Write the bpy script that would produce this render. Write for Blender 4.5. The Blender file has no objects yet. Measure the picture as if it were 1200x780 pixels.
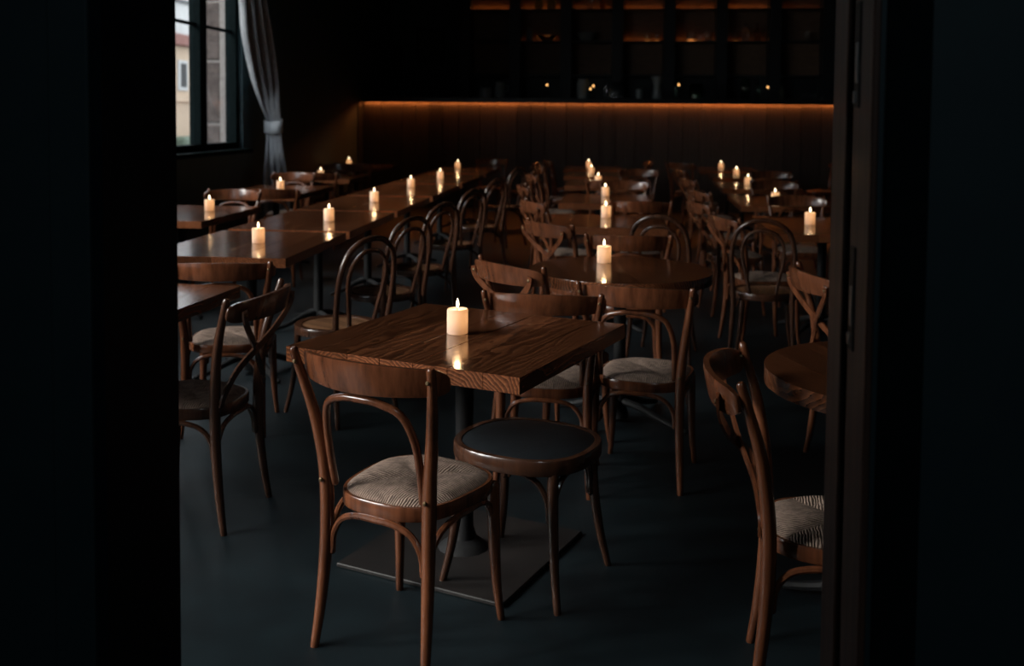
import bpy, bmesh, math, random
from math import sin, cos, pi, radians, sqrt
from mathutils import Vector, Matrix

random.seed(7)
S = bpy.context.scene
COL = S.collection

# ------------------------------------------------------------------ camera
cam_d = bpy.data.cameras.new('camera')
cam_d.sensor_fit = 'HORIZONTAL'
cam_d.sensor_width = 36.0
cam_d.lens = 36.0                      # 1200 px focal length on a 1200 px wide frame
cam_d.shift_y = -0.161
cam_d.clip_start = 0.05
cam_d.dof.use_dof = True
cam_d.dof.focus_distance = 3.0
cam_d.dof.aperture_fstop = 3.2
cam = bpy.data.objects.new('camera', cam_d)
COL.objects.link(cam)
cam.matrix_world = (Matrix.Translation((0, 0, 1.5)) @ Matrix.Rotation(radians(6.2), 4, 'Z')
                    @ Matrix.Rotation(radians(87.0), 4, 'X') @ Matrix.Rotation(0.008, 4, 'Z'))
S.camera = cam

# ------------------------------------------------------------------ sky, daylight through the windows, exposure
world = bpy.data.worlds.new('overcast_sky')
S.world = world
world.use_nodes = True
bg = world.node_tree.nodes['Background']
bg.inputs['Color'].default_value = (0.90, 0.94, 1.0, 1)
bg.inputs['Strength'].default_value = 4.0

sun_d = bpy.data.lights.new('hazy_sun', 'SUN')           # broad bright haze low over the street, left and behind
sun_d.energy = 10.3; sun_d.angle = radians(36); sun_d.color = (1.0, 0.95, 0.90)
sun = bpy.data.objects.new('hazy_sun', sun_d); COL.objects.link(sun)
sun.rotation_euler = Vector((0.83, 0.33, -0.52)).to_track_quat('-Z', 'Y').to_euler()

WALL_U = -4.2
WINDOWS = [(0.0, 1.7), (1.95, 3.75), (4.45, 6.25), (6.75, 8.55), (8.95, 10.98)]     # openings along the left wall
SILL, HEAD = 1.10, 3.65
for (a, b) in WINDOWS:                                                    # sky portals in the openings
    ld = bpy.data.lights.new('window_portal', 'AREA')
    ld.shape = 'RECTANGLE'; ld.size = b - a; ld.size_y = HEAD - SILL
    ld.cycles.is_portal = True
    lo = bpy.data.objects.new('window_portal', ld)
    COL.objects.link(lo)
    lo.location = (WALL_U - 0.2, (a + b) / 2, (SILL + HEAD) / 2)
    lo.rotation_euler = (0, -pi / 2, 0)

ent = bpy.data.lights.new('entry_fill', 'AREA')   # added unseen fill light behind the camera, lifts the dark doorway faces
ent.size = 0.5; ent.energy = 13.0; ent.color = (0.75, 0.92, 1.0)
eo = bpy.data.objects.new('entry_fill', ent); COL.objects.link(eo); eo.location = (0.3, -0.9, 3.6)

S.view_settings.view_transform = 'Standard'
S.view_settings.look = 'None'
S.view_settings.gamma = 1.0
S.view_settings.use_curve_mapping = False
S.view_settings.exposure = 0.0
S.cycles.max_bounces = 8
S.cycles.sample_clamp_indirect = 3.0
S.cycles.use_denoising = True

# ------------------------------------------------------------------ materials
def mat(name, color, rough=0.5, metal=0.0, coat=0.0, spec=0.5):
    m = bpy.data.materials.new(name); m.use_nodes = True
    p = m.node_tree.nodes['Principled BSDF']
    p.inputs['Base Color'].default_value = (*color, 1)
    p.inputs['Roughness'].default_value = rough
    p.inputs['Metallic'].default_value = metal
    p.inputs['Specular IOR Level'].default_value = spec
    if coat:
        p.inputs['Coat Weight'].default_value = coat
        p.inputs['Coat Roughness'].default_value = 0.10
    return m, m.node_tree, p

def node(nt, kind, **kw):
    n = nt.nodes.new(kind)
    for k, v in kw.items():
        if k in n.inputs: n.inputs[k].default_value = v
        else: setattr(n, k, v)
    return n

def ramp(nt, stops):
    r = nt.nodes.new('ShaderNodeValToRGB')
    els = r.color_ramp.elements
    while len(els) < len(stops): els.new(0.5)
    for e, (pos, c) in zip(els, stops):
        e.position = pos; e.color = (*c, 1)
    return r

def random_coords(nt, scale=(1, 1, 1), spread=7.0):
    tc = node(nt, 'ShaderNodeTexCoord'); oi = node(nt, 'ShaderNodeObjectInfo')
    mul = node(nt, 'ShaderNodeVectorMath', operation='SCALE')
    comb = node(nt, 'ShaderNodeCombineXYZ')
    m1 = node(nt, 'ShaderNodeMath', operation='MULTIPLY'); m1.inputs[1].default_value = spread
    m2 = node(nt, 'ShaderNodeMath', operation='MULTIPLY'); m2.inputs[1].default_value = spread * 3.7
    nt.links.new(oi.outputs['Random'], m1.inputs[0]); nt.links.new(oi.outputs['Random'], m2.inputs[0])
    nt.links.new(m1.outputs[0], comb.inputs[0]); nt.links.new(m2.outputs[0], comb.inputs[1])
    nt.links.new(m1.outputs[0], comb.inputs[2])
    add = node(nt, 'ShaderNodeVectorMath', operation='ADD')
    nt.links.new(tc.outputs['Object'], add.inputs[0]); nt.links.new(comb.outputs[0], add.inputs[1])
    mp = node(nt, 'ShaderNodeMapping'); mp.inputs['Scale'].default_value = scale
    nt.links.new(add.outputs[0], mp.inputs['Vector'])
    return mp.outputs[0], oi

def solid_wood(name, dark, mid, light, rough=0.3, ring=14.0, coat=0.3, axis='Y', bump=0.15, tint=0.35, end_grain=1.0):
    """wood with growth rings round the given axis, so faces show cathedral streaks and ends show arcs"""
    m, nt, p = mat(name, mid, rough, 0, coat)
    vec, oi = random_coords(nt, (1, 1, 1))                     # far-apart samples of the fine grain per piece
    tc = node(nt, 'ShaderNodeTexCoord')
    off = node(nt, 'ShaderNodeCombineXYZ')
    # where the heart of the tree lay for this piece
    def rnd(mul, lo, hi):
        a_ = node(nt, 'ShaderNodeMath', operation='MULTIPLY'); a_.inputs[1].default_value = mul
        nt.links.new(oi.outputs['Random'], a_.inputs[0])
        fr_ = node(nt, 'ShaderNodeMath', operation='FRACT'); nt.links.new(a_.outputs[0], fr_.inputs[0])
        mr_ = node(nt, 'ShaderNodeMapRange'); mr_.inputs[3].default_value = lo; mr_.inputs[4].default_value = hi
        nt.links.new(fr_.outputs[0], mr_.inputs[0]); return mr_.outputs[0]
    ia = {'X': (1, 2), 'Y': (0, 2), 'Z': (0, 1)}[axis]
    nt.links.new(rnd(17.3, -0.10, 0.10), off.inputs[ia[0]])
    base_off = -TABLE_TOP if axis != 'Z' else 0.0
    nt.links.new(rnd(41.7, base_off - 0.02, base_off + 0.16), off.inputs[ia[1]])
    heart = node(nt, 'ShaderNodeVectorMath', operation='ADD')
    nt.links.new(tc.outputs['Object'], heart.inputs[0]); nt.links.new(off.outputs[0], heart.inputs[1])
    st = {'X': (0.3, 1, 1), 'Y': (1, 0.3, 1), 'Z': (1, 1, 0.3)}[axis]
    mp = node(nt, 'ShaderNodeMapping'); mp.inputs['Scale'].default_value = st
    nt.links.new(vec, mp.inputs['Vector'])
    n0 = node(nt, 'ShaderNodeTexNoise', Scale=7.0, Detail=3.0)
    nt.links.new(mp.outputs[0], n0.inputs['Vector'])
    mx = node(nt, 'ShaderNodeVectorMath', operation='MULTIPLY_ADD')
    mx.inputs[1].default_value = (0.07, 0.07, 0.07)
    nt.links.new(n0.outputs['Color'], mx.inputs[0]); nt.links.new(heart.outputs[0], mx.inputs[2])
    w = node(nt, 'ShaderNodeTexWave', wave_type='RINGS', rings_direction=axis, wave_profile='SAW')
    w.inputs['Scale'].default_value = ring; w.inputs['Distortion'].default_value = 1.2
    w.inputs['Detail'].default_value = 2.0; w.inputs['Detail Scale'].default_value = 1.5
    nt.links.new(mx.outputs[0], w.inputs['Vector'])
    r = ramp(nt, [(0.0, light), (0.55, mid), (1.0, dark)])
    nt.links.new(w.outputs['Fac'], r.inputs[0])
    # fine pores along the grain
    st2 = {'X': (6, 140, 140), 'Y': (140, 6, 140), 'Z': (140, 140, 6)}[axis]
    mp2 = node(nt, 'ShaderNodeMapping'); mp2.inputs['Scale'].default_value = st2
    nt.links.new(vec, mp2.inputs['Vector'])
    n2 = node(nt, 'ShaderNodeTexNoise', Scale=1.0, Detail=2.0)
    nt.links.new(mp2.outputs[0], n2.inputs['Vector'])
    r2 = ramp(nt, [(0.35, (0.55, 0.55, 0.55)), (0.6, (1, 1, 1))])
    nt.links.new(n2.outputs['Fac'], r2.inputs[0])
    mul = node(nt, 'ShaderNodeMix', data_type='RGBA', blend_type='MULTIPLY'); mul.inputs[0].default_value = 0.8
    nt.links.new(r.outputs[0], mul.inputs[6]); nt.links.new(r2.outputs[0], mul.inputs[7])
    # each piece a little lighter or darker
    tv = node(nt, 'ShaderNodeMapRange'); tv.inputs[3].default_value = 1 - tint; tv.inputs[4].default_value = 1 + tint * 0.6
    nt.links.new(oi.outputs['Random'], tv.inputs[0])
    hs = node(nt, 'ShaderNodeHueSaturation')
    nt.links.new(tv.outputs[0], hs.inputs['Value']); nt.links.new(mul.outputs[2], hs.inputs['Color'])
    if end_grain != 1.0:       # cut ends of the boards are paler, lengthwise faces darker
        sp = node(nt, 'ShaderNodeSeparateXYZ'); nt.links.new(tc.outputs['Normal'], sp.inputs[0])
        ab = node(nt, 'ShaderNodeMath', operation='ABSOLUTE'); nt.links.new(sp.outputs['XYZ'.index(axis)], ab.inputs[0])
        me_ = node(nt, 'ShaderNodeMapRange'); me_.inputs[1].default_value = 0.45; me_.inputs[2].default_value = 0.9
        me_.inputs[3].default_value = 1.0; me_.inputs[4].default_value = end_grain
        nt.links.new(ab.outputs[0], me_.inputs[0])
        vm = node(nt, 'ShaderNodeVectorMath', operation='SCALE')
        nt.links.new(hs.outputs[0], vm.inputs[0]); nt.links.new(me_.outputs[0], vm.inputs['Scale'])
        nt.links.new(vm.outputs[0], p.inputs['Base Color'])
    else:
        nt.links.new(hs.outputs[0], p.inputs['Base Color'])
    b = node(nt, 'ShaderNodeBump', Strength=bump, Distance=0.002)
    nt.links.new(n2.outputs['Fac'], b.inputs['Height']); nt.links.new(b.outputs[0], p.inputs['Normal'])
    return m

def bent_wood(name, dark, light, rough=0.32, coat=0.4):
    m, nt, p = mat(name, light, rough, 0, coat)
    vec, oi = random_coords(nt, (30, 30, 3.0))
    n = node(nt, 'ShaderNodeTexNoise', Scale=1.0, Detail=4.0, Roughness=0.6)
    nt.links.new(vec, n.inputs['Vector'])
    r = ramp(nt, [(0.3, dark), (0.7, light)])
    nt.links.new(n.outputs['Fac'], r.inputs[0]); nt.links.new(r.outputs[0], p.inputs['Base Color'])
    b = node(nt, 'ShaderNodeBump', Strength=0.08, Distance=0.002)
    nt.links.new(n.outputs['Fac'], b.inputs['Height']); nt.links.new(b.outputs[0], p.inputs['Normal'])
    return m

def mottled(name, a, b_, scale=8.0, rough=0.7, bump=0.2, dist=0.004, stretch=(1, 1, 1), spec=0.5):
    m, nt, p = mat(name, a, rough, spec=spec)
    tc = node(nt, 'ShaderNodeTexCoord'); mp = node(nt, 'ShaderNodeMapping'); mp.inputs['Scale'].default_value = stretch
    nt.links.new(tc.outputs['Object'], mp.inputs['Vector'])
    n = node(nt, 'ShaderNodeTexNoise', Scale=scale, Detail=6.0, Roughness=0.6)
    nt.links.new(mp.outputs[0], n.inputs['Vector'])
    r = ramp(nt, [(0.35, a), (0.68, b_)])
    nt.links.new(n.outputs['Fac'], r.inputs[0]); nt.links.new(r.outputs[0], p.inputs['Base Color'])
    b = node(nt, 'ShaderNodeBump', Strength=bump, Distance=dist)
    nt.links.new(n.outputs['Fac'], b.inputs['Height']); nt.links.new(b.outputs[0], p.inputs['Normal'])
    return m

def emit(name, color, strength, sampled=True):
    m = bpy.data.materials.new(name); m.use_nodes = True
    nt = m.node_tree; nt.nodes.clear()
    e = node(nt, 'ShaderNodeEmission', Strength=strength); e.inputs['Color'].default_value = (*color, 1)
    o = node(nt, 'ShaderNodeOutputMaterial')
    nt.links.new(e.outputs[0], o.inputs[0])
    if not sampled: m.cycles.emission_sampling = 'NONE'
    return m

M = {}
TABLE_TOP = 0.75
M['chair_wood'] = bent_wood('walnut_bentwood', (0.066, 0.021, 0.0095), (0.205, 0.068, 0.029), 0.24)
M['dark_wood'] = bent_wood('dark_bentwood', (0.034, 0.014, 0.008), (0.090, 0.036, 0.019), 0.26)
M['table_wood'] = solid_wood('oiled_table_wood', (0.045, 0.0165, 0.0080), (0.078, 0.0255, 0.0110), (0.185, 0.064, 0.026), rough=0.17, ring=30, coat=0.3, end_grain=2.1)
M['seat_wood'] = solid_wood('plywood_seat', (0.10, 0.045, 0.02), (0.17, 0.08, 0.038), (0.24, 0.12, 0.06), rough=0.4, ring=8, coat=0.15)
M['wall'] = mottled('dark_teal_paint', (0.022, 0.050, 0.060), (0.028, 0.060, 0.070), 5, 0.7, 0.05)
M['black_paint'] = mottled('black_jamb_paint', (0.010, 0.023, 0.028), (0.013, 0.028, 0.033), 8, 0.55, 0.05)
M['jamb_shade'] = mottled('shaded_jamb_paint', (0.003, 0.006, 0.009), (0.004, 0.008, 0.011), 8, 0.7, 0.05, spec=0.05)  # jamb colour darkened to carry the shade of the unlit left face
M['ceiling'] = mottled('dark_ceiling_paint', (0.025, 0.050, 0.058), (0.030, 0.060, 0.068), 3, 0.8, 0.05)
M['floor'] = mottled('dark_slate_floor', (0.0028, 0.0066, 0.0088), (0.0056, 0.0122, 0.0152), 5.5, 0.52, 0.2, 0.003, spec=0.35)
M['frame'] = mottled('green_black_window_paint', (0.0025, 0.0055, 0.0060), (0.0040, 0.0080, 0.0085), 20, 0.8, 0.05, spec=0.04)
M['jamb_wood'] = solid_wood('old_jamb_wood', (0.034, 0.014, 0.009), (0.056, 0.024, 0.015), (0.078, 0.034, 0.021), rough=0.55, ring=6, coat=0.1, axis='Z')
M['bar_wood'] = solid_wood('bar_plank_wood', (0.028, 0.021, 0.017), (0.055, 0.043, 0.033), (0.085, 0.066, 0.050), rough=0.6, ring=7, coat=0.0, axis='Z', tint=0.45)
M['bar_top'] = mottled('black_bar_top', (0.006, 0.006, 0.006), (0.012, 0.011, 0.010), 6, 0.35, 0.05)
M['shelf'] = mottled('black_shelf_paint', (0.007, 0.009, 0.010), (0.012, 0.014, 0.015), 6, 0.5, 0.05)
M['shelf_back'] = mottled('shelf_back_wood', (0.10, 0.055, 0.03), (0.16, 0.09, 0.05), 6, 0.6, 0.05, stretch=(1, 1, 6))
M['iron'] = mottled('black_cast_iron', (0.010, 0.010, 0.011), (0.016, 0.016, 0.016), 30, 0.6, 0.1, spec=0.25)
M['base_plate'] = mottled('brown_patina_steel', (0.007, 0.0055, 0.005), (0.012, 0.009, 0.008), 9, 0.55, 0.1)
M['brass'] = mat('dull_brass_screw', (0.16, 0.11, 0.06), 0.5, 1.0)[0]
M['steel'] = mat('worn_steel', (0.34, 0.36, 0.37), 0.38, 1.0)[0]
M['leather'] = mottled('charcoal_leather', (0.008, 0.011, 0.014), (0.014, 0.018, 0.022), 60, 0.55, 0.15, 0.001)
M['velvet'] = mottled('grey_blue_curtain', (0.28, 0.30, 0.325), (0.38, 0.40, 0.43), 40, 0.9, 0.3, 0.002, stretch=(1, 1, 0.1))
M['wick'] = mat('burnt_wick', (0.01, 0.008, 0.006), 0.9)[0]
M['flame'] = emit('candle_flame', (1.0, 0.80, 0.50), 9.0, False)
M['led'] = emit('orange_led', (1.0, 0.27, 0.06), 45.0)
M['shelf_led'] = emit('amber_shelf_led', (1.0, 0.33, 0.08), 1.6)
M['tealight'] = emit('tealight_flame', (1.0, 0.50, 0.16), 3.0, False)
M['cream'] = mottled('cream_facade', (0.36, 0.27, 0.195), (0.41, 0.31, 0.22), 0.8, 0.9, 0.1)
M['pale'] = mottled('pale_render', (0.34, 0.34, 0.335), (0.40, 0.395, 0.39), 0.7, 0.9, 0.1)
M['red'] = mottled('red_brown_cornice', (0.14, 0.055, 0.045), (0.18, 0.075, 0.06), 2, 0.8, 0.1)
M['stone'] = mottled('brown_stone', (0.055, 0.042, 0.038), (0.115, 0.090, 0.082), 9, 0.9, 0.6, 0.01)
M['mortar'] = mottled('pale_mortar', (0.20, 0.18, 0.17), (0.27, 0.245, 0.23), 20, 0.9, 0.2)
M['pave'] = mottled('grey_paving', (0.10, 0.10, 0.10), (0.14, 0.14, 0.135), 2, 0.9, 0.1)
M['hedge'] = mottled('grey_green_hedge', (0.06, 0.085, 0.06), (0.12, 0.15, 0.11), 12, 0.9, 0.8, 0.05)
M['green_panel'] = mottled('dark_green_panel', (0.010, 0.024, 0.019), (0.014, 0.032, 0.026), 5, 0.6, 0.05)
M['ceramic'] = mottled('grey_ceramic', (0.16, 0.18, 0.18), (0.21, 0.23, 0.23), 8, 0.35, 0.02)

def glass_mat(name, color, alpha_rough=0.0):
    m, nt, p = mat(name, color, 0.02)
    p.inputs['Transmission Weight'].default_value = 1.0
    p.inputs['IOR'].default_value = 1.45
    return m
M['glass'] = glass_mat('clear_glass', (0.95, 0.97, 0.97))
M['amber_glass'] = glass_mat('amber_bottle_glass', (0.55, 0.25, 0.08))
M['green_glass'] = glass_mat('green_bottle_glass', (0.18, 0.32, 0.20))

def pane_mat():        # thin pane: straight-through plus a faint mirror
    m = bpy.data.materials.new('window_glass'); m.use_nodes = True
    nt = m.node_tree; nt.nodes.clear()
    t = node(nt, 'ShaderNodeBsdfTransparent'); t.inputs[0].default_value = (0.93, 0.95, 0.95, 1)
    g = node(nt, 'ShaderNodeBsdfGlossy', Roughness=0.02)
    mx = node(nt, 'ShaderNodeMixShader'); lw = node(nt, 'ShaderNodeLayerWeight', Blend=0.5); pw = node(nt, 'ShaderNodeMath', operation='POWER'); pw.inputs[1].default_value = 5.0
    f = node(nt, 'ShaderNodeMath', operation='MULTIPLY_ADD'); f.inputs[1].default_value = 0.6; f.inputs[2].default_value = 0.04
    nt.links.new(lw.outputs['Facing'], pw.inputs[0]); nt.links.new(pw.outputs[0], f.inputs[0])
    o = node(nt, 'ShaderNodeOutputMaterial')
    nt.links.new(f.outputs[0], mx.inputs[0]); nt.links.new(t.outputs[0], mx.inputs[1]); nt.links.new(g.outputs[0], mx.inputs[2])
    nt.links.new(mx.outputs[0], o.inputs[0])
    return m
M['pane'] = pane_mat()

def wax_mat():
    m = bpy.data.materials.new('ivory_wax'); m.use_nodes = True
    nt = m.node_tree; nt.nodes.clear()
    tc = node(nt, 'ShaderNodeTexCoord')
    n = node(nt, 'ShaderNodeTexNoise', Scale=60.0, Detail=3.0)
    nt.links.new(tc.outputs['Object'], n.inputs['Vector'])
    r = ramp(nt, [(0.3, (0.86, 0.77, 0.68)), (0.7, (0.90, 0.82, 0.74))])
    nt.links.new(n.outputs['Fac'], r.inputs[0])
    d = node(nt, 'ShaderNodeBsdfDiffuse')
    nt.links.new(r.outputs[0], d.inputs[0])
    t = node(nt, 'ShaderNodeBsdfTranslucent'); t.inputs[0].default_value = (0.95, 0.66, 0.42, 1)
    mx = node(nt, 'ShaderNodeMixShader'); mx.inputs[0].default_value = 0.45
    o = node(nt, 'ShaderNodeOutputMaterial')
    nt.links.new(d.outputs[0], mx.inputs[1]); nt.links.new(t.outputs[0], mx.inputs[2]); nt.links.new(mx.outputs[0], o.inputs[0])
    return m
M['wax'] = wax_mat()

def rush_mat():
    """woven rush: cords run square to the nearest rail, four fields meeting on the diagonals"""
    m, nt, p = mat('woven_rush', (0.3, 0.24, 0.2), 0.85, spec=0.25)
    tc = node(nt, 'ShaderNodeTexCoord'); sep = node(nt, 'ShaderNodeSeparateXYZ')
    nt.links.new(tc.outputs['Object'], sep.inputs[0])
    ax = node(nt, 'ShaderNodeMath', operation='ABSOLUTE'); ay = node(nt, 'ShaderNodeMath', operation='ABSOLUTE')
    nt.links.new(sep.outputs[0], ax.inputs[0]); nt.links.new(sep.outputs[1], ay.inputs[0])
    gt = node(nt, 'ShaderNodeMath', operation='GREATER_THAN')
    nt.links.new(ax.outputs[0], gt.inputs[0]); nt.links.new(ay.outputs[0], gt.inputs[1])
    mixc = node(nt, 'ShaderNodeMix', data_type='FLOAT')
    nt.links.new(gt.outputs[0], mixc.inputs[0]); nt.links.new(sep.outputs[0], mixc.inputs[2]); nt.links.new(sep.outputs[1], mixc.inputs[3])
    n = node(nt, 'ShaderNodeTexNoise', Scale=45.0, Detail=3.0)
    nt.links.new(tc.outputs['Object'], n.inputs['Vector'])
    k = node(nt, 'ShaderNodeMath', operation='MULTIPLY'); k.inputs[1].default_value = 2 * pi / 0.0075
    nt.links.new(mixc.outputs[0], k.inputs[0])
    k2 = node(nt, 'ShaderNodeMath', operation='MULTIPLY'); k2.inputs[1].default_value = 9.0
    nt.links.new(n.outputs['Fac'], k2.inputs[0])
    ad = node(nt, 'ShaderNodeMath', operation='ADD')
    nt.links.new(k.outputs[0], ad.inputs[0]); nt.links.new(k2.outputs[0], ad.inputs[1])
    sn = node(nt, 'ShaderNodeMath', operation='SINE'); nt.links.new(ad.outputs[0], sn.inputs[0])
    mr = node(nt, 'ShaderNodeMapRange'); mr.inputs[1].default_value = -1; mr.inputs[2].default_value = 1
    nt.links.new(sn.outputs[0], mr.inputs[0])
    r = ramp(nt, [(0.0, (0.16, 0.108, 0.083)), (0.45, (0.35, 0.245, 0.19)), (1.0, (0.48, 0.345, 0.27))])
    nt.links.new(mr.outputs[0], r.inputs[0])
    r2 = ramp(nt, [(0.35, (0.6, 0.6, 0.6)), (0.65, (1, 1, 1))]); nt.links.new(n.outputs['Fac'], r2.inputs[0])
    mul = node(nt, 'ShaderNodeMix', data_type='RGBA', blend_type='MULTIPLY'); mul.inputs[0].default_value = 1
    nt.links.new(r.outputs[0], mul.inputs[6]); nt.links.new(r2.outputs[0], mul.inputs[7])
    nt.links.new(mul.outputs[2], p.inputs['Base Color'])
    b = node(nt, 'ShaderNodeBump', Strength=0.8, Distance=0.003)
    nt.links.new(mr.outputs[0], b.inputs['Height']); nt.links.new(b.outputs[0], p.inputs['Normal'])
    return m
M['rush'] = rush_mat()

# ------------------------------------------------------------------ mesh helpers
def mesh_obj(name, verts, faces, material, parent=None, smooth=True, loc=(0, 0, 0), rot=(0, 0, 0)):
    me = bpy.data.meshes.new(name)
    me.from_pydata([tuple(v) for v in verts], [], faces)
    bm = bmesh.new(); bm.from_mesh(me)
    bmesh.ops.recalc_face_normals(bm, faces=bm.faces)
    bm.to_mesh(me); bm.free()
    if smooth:
        me.shade_smooth()
        try: me.set_sharp_from_angle(angle=radians(42))
        except Exception: pass
    me.materials.append(material)
    o = bpy.data.objects.new(name, me)
    COL.objects.link(o)
    o.location = loc; o.rotation_euler = rot
    if parent is not None: o.parent = parent
    return o

def box_data(x0, x1, y0, y1, z0, z1, bev=0.0):
    if bev <= 0:
        v = [(x, y, z) for x in (x0, x1) for y in (y0, y1) for z in (z0, z1)]
        f = [(0, 1, 3, 2), (4, 6, 7, 5), (0, 4, 5, 1), (2, 3, 7, 6), (0, 2, 6, 4), (1, 5, 7, 3)]
        return v, f
    bm = bmesh.new()
    bmesh.ops.create_cube(bm, size=1)
    for w in bm.verts:
        w.co = Vector(((x0 + x1) / 2 + w.co.x * (x1 - x0), (y0 + y1) / 2 + w.co.y * (y1 - y0), (z0 + z1) / 2 + w.co.z * (z1 - z0)))
    bmesh.ops.bevel(bm, geom=bm.edges[:], offset=bev, segments=1, affect='EDGES')
    bm.verts.index_update()
    v = [tuple(w.co) for w in bm.verts]; f = [tuple(q.index for q in fc.verts) for fc in bm.faces]
    bm.free()
    return v, f

def join(*parts):
    V, Fc = [], []
    for v, f in parts:
        n = len(V); V += list(v); Fc += [tuple(i + n for i in q) for q in f]
    return V, Fc

def box(name, x0, x1, y0, y1, z0, z1, material, parent=None, bev=0.0):
    v, f = box_data(x0, x1, y0, y1, z0, z1, bev)
    return mesh_obj(name, v, f, material, parent, smooth=False)

def smooth_path(pts, n=6):
    """Catmull-Rom through points; points may carry a radius as 4th value"""
    P = [Vector(p) for p in pts]
    out = []
    for i in range(len(P) - 1):
        p0 = P[i - 1] if i > 0 else P[i] * 2 - P[i + 1]
        p1, p2 = P[i], P[i + 1]
        p3 = P[i + 2] if i + 2 < len(P) else P[i + 1] * 2 - P[i]
        for k in range(n):
            t = k / n
            out.append(0.5 * ((2 * p1) + (p2 - p0) * t + (2 * p0 - 5 * p1 + 4 * p2 - p3) * t * t + (3 * p1 - p0 - 3 * p2 + p3) * t ** 3))
    out.append(P[-1])
    return out

def tube_data(pts, seg=8, n=5, round_ends=True):
    """pts: (x, y, z, r)"""
    path = smooth_path([Vector(p) for p in pts], n)
    P = [Vector(p[:3]) for p in path]; Rr = [max(p[3], 0.001) for p in path]
    if round_ends:
        d0 = (P[0] - P[1]).normalized(); d1 = (P[-1] - P[-2]).normalized()
        P = [P[0] + d0 * Rr[0] * 0.5] + P + [P[-1] + d1 * Rr[-1] * 0.5]
        Rr = [Rr[0] * 0.6] + Rr + [Rr[-1] * 0.6]
    V, Fc = [], []
    T = (P[1] - P[0]).normalized()
    a = Vector((1, 0, 0)) if abs(T.x) < 0.8 else Vector((0, 1, 0))
    nrm = (a - T * a.dot(T)).normalized()
    for i, p in enumerate(P):
        if i == 0: t = P[1] - P[0]
        elif i == len(P) - 1: t = P[-1] - P[-2]
        else: t = P[i + 1] - P[i - 1]
        t.normalize()
        nrm = (nrm - t * nrm.dot(t)).normalized()
        b = t.cross(nrm)
        for k in range(seg):
            an = 2 * pi * k / seg
            V.append(p + (nrm * cos(an) + b * sin(an)) * Rr[i])
    for i in range(len(P) - 1):
        for k in range(seg):
            a0 = i * seg + k; a1 = i * seg + (k + 1) % seg
            Fc.append((a0, a1, a1 + seg, a0 + seg))
    Fc.append(tuple(range(seg - 1, -1, -1)))
    Fc.append(tuple((len(P) - 1) * seg + k for k in range(seg)))
    return V, Fc

def strap_data(pts, w, t, twist=None, n=6):
    """flat bent strip: pts (x,y,z); width vector lies in the plane of the back"""
    path = smooth_path([Vector(p) for p in pts], n)
    V, Fc = [], []
    for i, p in enumerate(path):
        if i == 0: d = path[1] - path[0]
        elif i == len(path) - 1: d = path[-1] - path[-2]
        else: d = path[i + 1] - path[i - 1]
        d.normalize()
        nb = Vector((0, 1, 0)); nb = (nb - d * nb.dot(d)).normalized()
        wv = d.cross(nb)
        for (sa, sb) in ((-1, -1), (1, -1), (1, 1), (-1, 1)):
            V.append(p + wv * sa * w / 2 + nb * sb * t / 2)
    for i in range(len(path) - 1):
        for k in range(4):
            a0 = i * 4 + k; a1 = i * 4 + (k + 1) % 4
            Fc.append((a0, a1, a1 + 4, a0 + 4))
    Fc.append((3, 2, 1, 0)); L = (len(path) - 1) * 4; Fc.append((L, L + 1, L + 2, L + 3))
    return V, Fc

def lathe_data(prof, seg=16, cx=0, cy=0):
    V, Fc = [], []
    for (r, z) in prof:
        for k in range(seg):
            a = 2 * pi * k / seg
            V.append((cx + r * cos(a), cy + r * sin(a), z))
    for i in range(len(prof) - 1):
        for k in range(seg):
            a0 = i * seg + k; a1 = i * seg + (k + 1) % seg
            Fc.append((a0, a1, a1 + seg, a0 + seg))
    if prof[0][0] > 1e-6: Fc.append(tuple(range(seg - 1, -1, -1)))
    if prof[-1][0] > 1e-6: Fc.append(tuple((len(prof) - 1) * seg + k for k in range(seg)))
    return V, Fc

def tube(name, pts, material, parent=None, seg=8, n=5):
    v, f = tube_data(pts, seg, n)
    return mesh_obj(name, v, f, material, parent)

def thing(name, label, cat, loc=(0, 0, 0), rz=0.0, group=None):
    o = bpy.data.objects.new(name, None)
    o.empty_display_size = 0.1
    COL.objects.link(o)
    o.location = loc; o.rotation_euler = (0, 0, rz)
    o['label'] = label; o['category'] = cat
    if group: o['group'] = group
    return o

def tag(o, label, cat, group=None):
    o['label'] = label; o['category'] = cat
    if group: o['group'] = group
    return o

def structure(o):
    o['kind'] = 'structure'
    return o

def dup(root, loc, rz, label, group=None):
    r = root.copy(); COL.objects.link(r)
    r.location = loc; r.rotation_euler = (0, 0, rz); r['label'] = label
    if group: r['group'] = group
    for ch in list(root.children):
        c = ch.copy(); COL.objects.link(c); c.parent = r
        for g in ch.children:
            d = g.copy(); COL.objects.link(d); d.parent = c
    return r

# ------------------------------------------------------------------ the room
def wall_with_openings(name, axis, fixed0, fixed1, lo, hi, z1, openings, material):
    """a wall slab along y (axis 'y') with rectangular openings (a, b, za, zb)"""
    parts = []
    cur = lo
    for (a, b, za, zb) in sorted(openings):
        parts.append((cur, a, 0, z1)); parts.append((a, b, 0, za)); parts.append((a, b, zb, z1)); cur = b
    parts.append((cur, hi, 0, z1))
    ds = []
    for (a, b, za, zb) in parts:
        if zb - za < 1e-4 or b - a < 1e-4: continue
        ds.append(box_data(fixed0, fixed1, a, b, za, zb) if axis == 'y' else box_data(a, b, fixed0, fixed1, za, zb))
    v, f = join(*ds)
    return structure(mesh_obj(name, v, f, material, smooth=False))

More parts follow.
